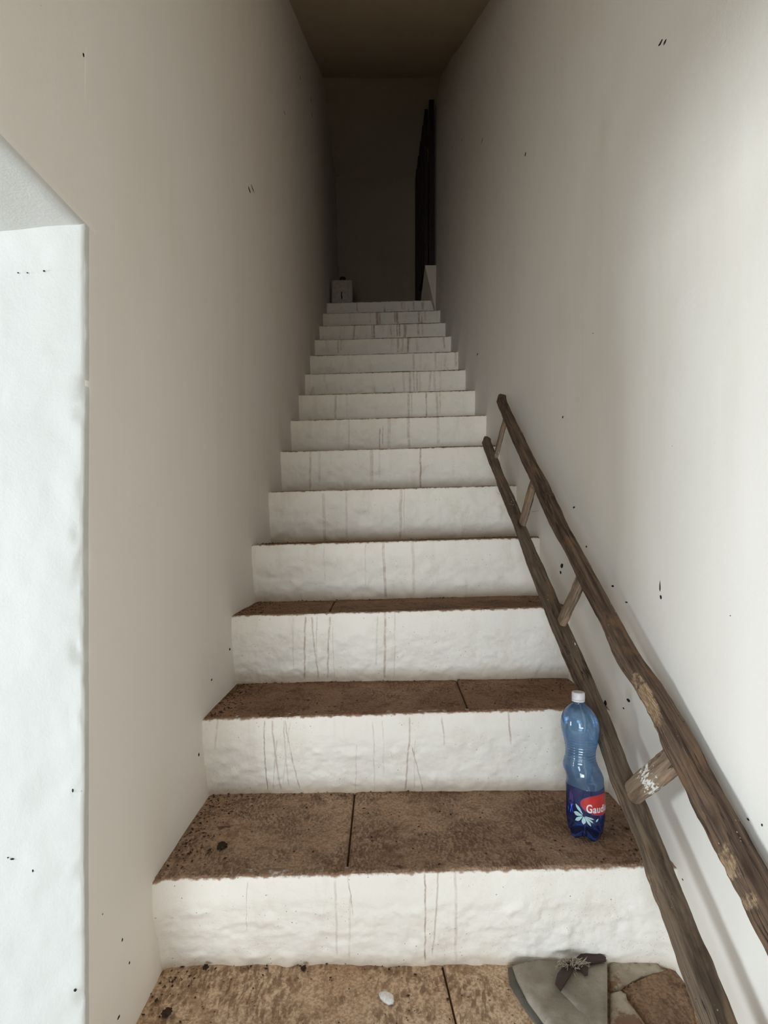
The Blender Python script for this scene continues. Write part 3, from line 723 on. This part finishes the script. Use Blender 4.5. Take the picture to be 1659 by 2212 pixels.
# wrapped label film
t = NT('label_film'); p = t.geo(); tr_ = t.n('ShaderNodeBsdfTransparent'); tr_.inputs[0].default_value = (.62, .62, .78, 1)
df = t.n('ShaderNodeBsdfPrincipled'); nn = t.noise(p, 60, 3, .6)
t.put(t.mix(t.ramp(nn, .4, .6), (.03, .035, .11), (.07, .06, .15)), df.inputs['Base Color']); df.inputs['Roughness'].default_value = .25
ms = t.n('ShaderNodeMixShader'); t.put(t.ramp(t.noise(p, 30, 3, .5), .35, .65, .2, .55), ms.inputs[0]); t.t.links.new(tr_.outputs[0], ms.inputs[1]); t.t.links.new(df.outputs[0], ms.inputs[2]); t.t.links.new(ms.outputs[0], t.out.inputs[0])
M_film = t.m
K = 96; ycs = np.linspace(1285, 1700, 24)
V = [cyl(2 * math.pi * k / K, yc + (10 * math.sin(3 * 2 * math.pi * k / K) if i == 0 else 0), .0005) for i, yc in enumerate(ycs) for k in range(K)]
Fq = [(i * K + k, (i + 1) * K + k, (i + 1) * K + (k + 1) % K, i * K + (k + 1) % K) for i in range(len(ycs) - 1) for k in range(K)]
lab = mk('label', V, Fq, M_film, bt); lab['label'] = 'see-through violet wrap label'
def flatm(n, c, r=.35):
    t = NT(n); q = t.noise(t.geo(), 90, 3, .6); t.bsdf(t.mix(t.ramp(q, .4, .65, 0, .3), c, tuple(x * .6 for x in c)), r, None, .5); return t.m
M_red = flatm('label_red', (.50, .022, .018)); M_white = flatm('label_white', (.72, .76, .80)); M_pale = flatm('label_petal', (.42, .62, .64)); M_vio = flatm('label_violet', (.09, .06, .20))
def patch2d(name, pts, mat, dr, center=None, rings=8):
    """filled star-shaped outline in crop units (dphi in radians*220, yc) mapped on the bottle side"""
    pts = np.array(pts, float); c = pts.mean(0) if center is None else np.array(center, float); n = len(pts); V = [cyl(c[0] / 220, c[1], dr)]
    for r in range(1, rings + 1):
        for q in pts: a = c + (q - c) * r / rings; V.append(cyl(a[0] / 220, a[1], dr))
    Fq = [(0, 1 + k, 1 + (k + 1) % n) for k in range(n)]
    for r in range(rings - 1):
        for k in range(n): a = 1 + r * n; Fq.append((a + k, a + n + k, a + n + (k + 1) % n, a + (k + 1) % n))
    return mk(name, V, Fq, mat, lab)
ox, oy = 225, 1462
ell = [(ox + 275 * math.cos(a), oy + 16 * math.cos(a) + 122 * math.sin(a)) for a in np.linspace(0, 2 * math.pi, 72, endpoint=False)]
ell2 = [(ox + 284 * math.cos(a), oy + 16 * math.cos(a) + 128 * math.sin(a)) for a in np.linspace(0, 2 * math.pi, 72, endpoint=False)]
patch2d('oval_border', ell2, M_vio, .0009, rings=12); patch2d('label_oval', ell, M_red, .0012, rings=12)
# lettering
tc = bpy.data.curves.new('lettering', 'FONT'); tc.body = 'Gaudianello'; tc.size = 1; tc.offset = .02; tc.space_character = 1.06; tc.resolution_u = 4
to = bpy.data.objects.new('lettering_tmp', tc); sc.collection.objects.link(to)
dg = bpy.context.evaluated_depsgraph_get(); tm = bpy.data.meshes.new_from_object(to.evaluated_get(dg))
bm = bmesh.new(); bm.from_mesh(tm); bmesh.ops.triangulate(bm, faces=bm.faces[:]); bmesh.ops.subdivide_edges(bm, edges=bm.edges[:], cuts=1)
vx = np.array([v.co[:] for v in bm.verts]); tf = [[v.index for v in f.verts] for f in bm.faces]; bm.free()
bpy.data.objects.remove(to); bpy.data.curves.remove(tc); bpy.data.meshes.remove(tm)
x0, x1 = vx[:, 0].min(), vx[:, 0].max(); caph = .70
U = 10 + (vx[:, 0] - x0) / (x1 - x0) * 500; first = vx[:, 0] < x0 + (x1 - x0) * .128
YC = 1540 - (vx[:, 1] / caph) * np.where(first, 96, 84) + (U - 10) * .03
mk('lettering', [cyl(u / 220, y, .0015) for u, y in zip(U, YC)], tf, M_white, lab, smooth=False)
fc = (-18, 1586)      # flower
def petal(ang, ln, wd):
    d = np.array([math.cos(ang), math.sin(ang)]); s_ = np.array([-d[1], d[0]]); pts = []
    for tt, ww in ((.12, .15), (.35, .6), (.6, 1), (.8, .85), (1.0, .1), (.8, -.85), (.6, -1), (.35, -.6), (.12, -.15)):
        pts.append(np.array(fc) + d * ln * tt + s_ * wd * ww)
    return pts
for ang, ln, wd in ((-2.25, 135, 15), (-3.08, 105, 21), (2.42, 115, 17), (1.57, 92, 20), (.95, 128, 11), (.62, 120, 9), (.3, 110, 8)):
    patch2d('flower_petal', petal(ang, ln * 1.12, wd * 1.2), M_pale, .0010, rings=3)
fc = (155, 1610); patch2d('flower_petal', petal(2.3, 55, 11), M_pale, .0013, rings=3)
for (a, b, c_, d_) in ((-190, 1400, 9, 40), (-170, 1390, 7, 60), (-150, 1420, 8, 45), (-165, 1490, 26, 6), (-200, 1450, 14, 6)):
    patch2d('label_mark', [(a - c_, b - d_), (a + c_, b - d_), (a + c_, b + d_), (a - c_, b + d_)], M_vio, .0010, rings=2)

# ------------------------------------------------------------------ jerry can on the landing
zc = float(ztop(14, -.3)) + .002
jc = empty('jerry_can', (-.315, 4.72, zc), 'off-white plastic jerry can with dark cap on the landing beside the left wall', 'jerry can')
V, Fq = box((-.315, 4.72, zc + .122), (.178, .15, .236)); o = mk('can_body', V, Fq, M_can, jc); bevel_obj(o, .016, 4)
V, Fq = tube([(-.312, 4.69, zc + .236), (-.312, 4.69, zc + .252)], [.026, .022], 20); mk('neck', V, Fq, M_can, jc)
V, Fq = tube([(-.312, 4.69, zc + .246), (-.312, 4.69, zc + .272)], [.027, .025], 20); mk('cap', V, Fq, M_black, jc)
hp = [(-.315, 4.70 + .0 + a, zc + .236 + b) for a, b in ((.025, -.004), (.03, .012), (.05, .018), (.07, .012), (.074, -.004))]
V, Fq = tube(hp, .008, 8); mk('handle', V, Fq, M_can, jc)
pts = [(-.318 + a, 4.6435, zc + .10 + b) for a, b in ((-.004, .035), (.006, .03), (.003, .01), (.008, -.01), (.005, -.03), (-.002, -.025), (-.005, 0))]
V = np.array(pts + [(x, y - .001, z) for x, y, z in pts]); n = len(pts)
mk('dark_mark', V, [tuple(range(n, 2 * n))] + [(i, (i + 1) % n, n + (i + 1) % n, n + i) for i in range(n)], M_black, jc, smooth=False)
sp_ = empty('thin_stick', (-.20, 4.62, zc), 'tiny dark stick standing on the landing right of the jerry can', 'stick')
V, Fq = tube([(-.187, 4.62, zc), (-.188, 4.625, zc + .03)], [.003, .002], 6); mk('stem', V, Fq, M_black, sp_)

# ------------------------------------------------------------------ grey sack on the lowest tread
SZ = float(ztop(0, .35))
sk = empty('grey_sack', tuple(on_plane(1290, 2120, SZ)), 'flattened grimy grey sack lying folded on the lowest tread below the ladder', 'sack')
def sheet(name, pts, z0, th, mat, parent, amp=.003, bul=.0, soft=.25):
    P2 = [on_plane(x, y, SZ + z0 + th * .7)[:2] for x, y in pts]
    bm = bmesh.new(); vs = [bm.verts.new((p[0], p[1], SZ + z0 + th)) for p in P2]; f = bm.faces.new(vs)
    bmesh.ops.triangulate(bm, faces=[f])
    for _ in range(4):
        le = [e for e in bm.edges if e.calc_length() > .010]
        if le: bmesh.ops.subdivide_edges(bm, edges=le, cuts=1); bmesh.ops.triangulate(bm, faces=bm.faces[:])
    bnd = {v for e in bm.edges if e.is_boundary for v in e.verts}
    for v in bm.verts:
        n_ = float(fbm(np.array([v.co.x, v.co.y, z0 * 9]) * 14, 121, 3)); m_ = float(fbm(np.array([v.co.x, v.co.y, 3]) * 55, 125, 2))
        v.co.z += (n_ * amp + m_ * amp * .25) + (bul if v not in bnd else 0) - (th * soft if v in bnd else 0)
    r = bmesh.ops.extrude_face_region(bm, geom=bm.faces[:]); ex = [g for g in r['geom'] if isinstance(g, bmesh.types.BMVert)]
    for v in ex: v.co.z = max(SZ + z0 + .0003, v.co.z - th * .9)
    bmesh.ops.recalc_face_normals(bm, faces=bm.faces)
    V = [v.co[:] for v in bm.verts]; bm.verts.index_update(); Fq = [[v.index for v in f.verts] for f in bm.faces]; bm.free()
    o = mk(name, V, Fq, mat, parent)
    try: o.data.set_sharp_from_angle(angle=math.radians(50))
    except Exception: pass
    return o
sheet('sack_gusset', [(1097, 2091), (1125, 2086), (1165, 2079), (1210, 2077), (1225, 2110), (1240, 2300), (1225, 2300), (1161, 2213), (1129, 2168), (1101, 2122)], 0, .008, M_sack_side, sk, .001)
sheet('sack_panel', [(1107, 2087), (1140, 2081), (1170, 2077), (1210, 2074), (1300, 2069), (1312, 2100), (1312, 2300), (1240, 2300), (1176, 2208), (1141, 2160), (1117, 2114)], .006, .010, M_sack, sk, .003, .003)
sheet('sack_flap', [(1208, 2137), (1215, 2120), (1232, 2098), (1250, 2086), (1290, 2078), (1311, 2076), (1312, 2150), (1312, 2300), (1300, 2300), (1262, 2196), (1240, 2170)], .015, .006, M_sack, sk, .002, .0015)
sheet('sack_panel', [(1315, 2067), (1345, 2065), (1374, 2062), (1392, 2066), (1410, 2075), (1434, 2098), (1412, 2103), (1385, 2110), (1350, 2130), (1335, 2141), (1318, 2143)], .002, .012, M_sack_d, sk, .002, .002)
sheet('sack_panel', [(1317, 2147), (1338, 2141), (1352, 2148), (1356, 2166), (1378, 2192), (1400, 2225), (1430, 2300), (1318, 2300)], .002, .012, M_sack_d, sk, .002, .002)
sheet('torn_hide', [(1199, 2124), (1204, 2104), (1220, 2082), (1243, 2070), (1262, 2056), (1290, 2056), (1309, 2068), (1309, 2075), (1285, 2078), (1271, 2078), (1270, 2104), (1263, 2106), (1250, 2087), (1238, 2092), (1228, 2112), (1211, 2140)], .027, .004, M_patch, sk, .0015)['label'] = 'dark brown torn leathery strip'
M_dust = tread_mat('rusty_dust', (.27, .165, .10), (.33, .21, .135), (.13, .07, .04), .35, 1.3, 5.0, .8, 0)
dm = sheet('dust_mound', [(1338, 2142), (1368, 2122), (1400, 2108), (1434, 2098), (1452, 2086), (1475, 2096), (1500, 2180), (1530, 2300), (1425, 2300), (1398, 2222), (1375, 2186), (1356, 2160)], .0025, .0045, M_dust, None, .0022, .0035, .9)
tag(dm, 'low mound of rusty brown dust between the sack and the lower rail', 'dust', 'stuff')
J = Join(); c0 = on_plane(1232, 2078, SZ + .03)
for i in range(150):
    a = random.uniform(0, 2 * math.pi); r = random.uniform(.0, .022); s0 = c0 + np.array([r * math.cos(a) * 1.1, -abs(r * math.sin(a)) * .6, random.uniform(-.008, .004)])
    d = np.array([math.cos(a) * random.uniform(.3, 1), -random.uniform(.0, .5), random.uniform(.1, 1.0)]); d /= np.linalg.norm(d); L_ = random.uniform(.008, .022)
    m_ = s0 + d * L_ * .5 + rng.normal(0, .0012, 3); e_ = s0 + d * L_ + np.array([0, 0, -.003]) + rng.normal(0, .002, 3)
    e_[1] = min(e_[1], Yk[1] + .03); m_[1] = min(m_[1], Yk[1] + .03)
    V, Fq = tube([s0, m_, e_], [.0007, .0006, .0003], 4); J.add(V, Fq)
tag(J.mk('fibre_tuft', M_fibre, sk), kind='stuff')

# ------------------------------------------------------------------ small things lying about
c0 = on_plane(835, 2155, float(ztop(0, 0)) + .003)
pts = [(818, 2146), (823, 2143), (832, 2142), (842, 2145), (849, 2150), (851, 2160), (850, 2166), (840, 2168), (829, 2162), (821, 2154)]
P2 = np.array([on_plane(x, y, c0[2] + .002) for x, y in pts]); n = len(pts); cen = P2.mean(0) + [0, 0, .0035]
V = np.concatenate([P2 + [0, 0, .0008], [cen], P2 - [0, 0, .003], (P2 * .55 + cen * .45) + [0, 0, .0012]])
Fq = [(n, 2 * n + 1 + i, 2 * n + 1 + (i + 1) % n) for i in range(n)] + [(2 * n + 1 + i, i, (i + 1) % n, 2 * n + 1 + (i + 1) % n) for i in range(n)]
Fq += [(i, n + 1 + i, n + 1 + (i + 1) % n, (i + 1) % n) for i in range(n)] + [tuple(n + 1 + i for i in range(n))[::-1]]
tag(fix_normals(mk('plaster_flake', V, Fq, M_flake, loc=tuple(c0))), 'small white plaster flake lying on the lowest tread', 'flake')
def crumpled(name, px, py, k, size, label, cat, mat):
    c = on_plane(px, py, float(ztop(k, (px - CX) / F * Yk[k]))) ; bm = bmesh.new(); bmesh.ops.create_icosphere(bm, subdivisions=3, radius=1)
    V = np.array([v.co[:] for v in bm.verts]); Fq = [[v.index for v in f.verts] for f in bm.faces]; bm.free()
    V = V * (1 + .45 * fbm(V * 2.2 + px, 131, 3))[:, None] * np.array(size); V[:, 2] -= V[:, 2].min() * .85
    return tag(mk(name, V + c, Fq, mat, loc=tuple(c), smooth=False), label, cat)
crumpled('dried_leaf', 480, 1832, 1, (.010, .011, .004), 'crumpled black dried leaf on the tread left of the bottle', 'leaf', M_leaf)
crumpled('dirt_clod', 360, 2193, 0, (.007, .007, .004), 'dark round dirt clod by the left wall on the lowest tread', 'dirt', M_leaf)
crumpled('dirt_clod', 444, 2094, 0, (.005, .005, .004), 'dark dirt clod against the lowest riser near the left wall', 'dirt', M_leaf)
crumpled('dirt_clod', 655, 2096, 0, (.005, .005, .004), 'dark dirt clod against the lowest riser near the middle', 'dirt', M_leaf)
def crumbs(kk, count, rs, name_label):
    J = Join()
    base = np.array([(1, 0, 0), (-1, 0, 0), (0, 1, 0), (0, -1, 0), (0, 0, 1), (0, 0, -.6)], float)
    fo = [(0, 2, 4), (2, 1, 4), (1, 3, 4), (3, 0, 4), (2, 0, 5), (1, 2, 5), (3, 1, 5), (0, 3, 5)]
    for _ in range(count):
        k = random.choice(kk); m_ = random.random(); y0, y1 = Yk[k] + .012, Yk[k + 1] + .048
        xr = float(XR(y0)) - .01
        if m_ < .34: x = XL + .004 + abs(random.gauss(0, .04)); y = random.uniform(y0, y1)
        elif m_ < .62: x = random.uniform(XL + .01, xr); y = y1 - abs(random.gauss(0, .016))
        elif m_ < .78: x = xr - abs(random.gauss(0, .06)); y = random.uniform(y0, y1)
        else: x = random.uniform(XL + .01, xr); y = random.uniform(y0, y1)
        y = min(max(y, y0), y1); x = min(max(x, XL + .006), xr)
        s = random.uniform(.0009, .0026) * (1.6 if random.random() < .07 else 1); a = random.uniform(0, 6.3)
        v = base * np.array([s * random.uniform(.8, 2.4), s, s * .6]) * rng.uniform(.7, 1.2, (6, 1))
        ca, sa = math.cos(a), math.sin(a); v = v @ np.array([[ca, sa, 0], [-sa, ca, 0], [0, 0, 1]])
        J.add(v + [x, y, float(ztop(k, x)) + s * .35 + .001], fo)
    return tag(J.mk('dirt_crumbs', M_crumb, None, smooth=False), name_label, 'dirt', 'stuff')
crumbs([0, 0, 1, 1, 1, 2, 2, 2, 3, 3, 4], 1500, 3, 'dark crumbs of dirt scattered over the brown treads')
J = Join()
for (x, y, k) in ((1300, 1795, 1), (1345, 1830, 1), (1360, 1780, 1), (1440, 2110, 0), (1455, 2140, 0), (1465, 2190, 0), (1050, 1762, 1), (1180, 1760, 1), (1420, 2200, 0), (1450, 2170, 0), (1160, 1795, 1), (1330, 1765, 1)):
    c = on_plane(x, y, float(ztop(k, .45)) + .002); a = random.uniform(0, 6.3); L_ = random.uniform(.008, .03) if x > 1290 else .006
    p0 = c; p1 = c + np.array([math.cos(a) * L_ * .5, math.sin(a) * L_ * .5, .002]); p2 = p1 + np.array([math.cos(a + .9) * L_ * .5, math.sin(a + .9) * L_ * .5, -.002])
    V, Fq = tube([p0, p1, p2], .0007, 5); J.add(V, Fq)
tag(J.mk('straw_bits', M_web), 'pale straw bits and rootlets on the treads beside the lower rail', 'straw', 'stuff')
# splinters sticking out of the ladder
for (x, y, dx, dy, C) in ((1350, 1452, -22, -22, UC), (1146, 1050, -12, -10, UC), (1143, 1100, 14, -3, LC), (1073, 1062, -8, -6, LC)):
    a = rp(x + 6, y + 6, C) ; b = a + np.array([dx / F * a[1], -.005, -dy / F * a[1]])
    V, Fq = tube([a, (a + b) / 2, b], [.0035 if abs(dx) > 20 else .0012, .003 if abs(dx) > 20 else .0008, .0004], 6, .4); mk('splinter', V, Fq, M_rail_hi, lad, uv=np.zeros((len(V), 2)), attrs={'raw': np.zeros(len(V)), 'paint': np.zeros(len(V))})

# fly specks and knocks on the walls
bm = bmesh.new(); bmesh.ops.create_icosphere(bm, subdivisions=1, radius=1); SV = np.array([v.co[:] for v in bm.verts]); SF = [[v.index for v in f.verts] for f in bm.faces]; bm.free()
def speck(parent, fn, x, y, w_, h_):
    c = fn(x, y); r = .5 / F * c[1]; d = 1 if parent is wl else -1
    # find the real surface
    hit, pos, nrm, _ = parent.ray_cast(Vector(c) + Vector((.15 * d, 0, 0)), Vector((-d, 0, 0)))
    if hit: c = np.array(pos)
    cosf = abs(c[0]) / c[1]
    V = SV * (1 + .3 * rng.normal(0, 1, (len(SV), 1)) * .6) * np.array([.0012, w_ * r / max(.25, cosf) , h_ * r]) + c
    o = mk('speck', V, SF, M_speck, parent, smooth=True)
bpy.context.view_layer.update()
for (x, y, a, b) in ((1217, 901, 4, 5), (1240, 1096, 5, 6), (1267, 1181, 3, 5), (1325, 1266, 6, 5), (1354, 1301, 6, 4), (1307, 1518, 7, 12), (1357, 1512, 8, 7), (1427, 93, 12, 6), (1437, 90, 6, 8), (1135, 333, 3, 9), (1041, 305, 6, 3), (976, 320, 3, 2), (997, 303, 3, 2), (1031, 766, 3, 6), (1213, 1222, 6, 12), (1211, 1236, 4, 6), (1427, 1268, 3, 24), (1429, 1290, 4, 10), (1618, 1770, 6, 5), (1648, 1782, 4, 7), (1283, 720, 2, 2), (1347, 1530, 3, 4), (1580, 1330, 3, 3), (1475, 1900, 3, 4)):
    speck(wr, on_right, x, y, a, b)
for (x, y, a, b) in ((540, 411, 6, 7), (547, 409, 8, 3), (180, 119, 4, 9), (648, 168, 3, 5), (614, 244, 4, 3), (671, 216, 6, 3), (673, 250, 4, 2), (265, 2030, 3, 9), (280, 2080, 3, 7), (326, 2150, 5, 9), (430, 1630, 3, 8), (458, 1468, 3, 6), (497, 1403, 3, 7), (222, 1975, 2, 3), (256, 2198, 6, 6)):
    speck(wl, on_left, x, y, a, b)
for (x, y, a, b) in ((27, 1855, 10, 4), (72, 1880, 4, 7), (158, 1707, 4, 9), (163, 2138, 7, 7), (48, 443, 4, 4), (96, 586, 5, 4), (40, 590, 4, 3), (60, 590, 4, 3), (18, 1852, 4, 3)):
    c = up(x, y, JY); 
    o = mk('speck', SV * np.array([a * .5 / F * JY, .0012, b * .5 / F * JY]) + c + [0, -.001, 0], SF, M_speck, wl)
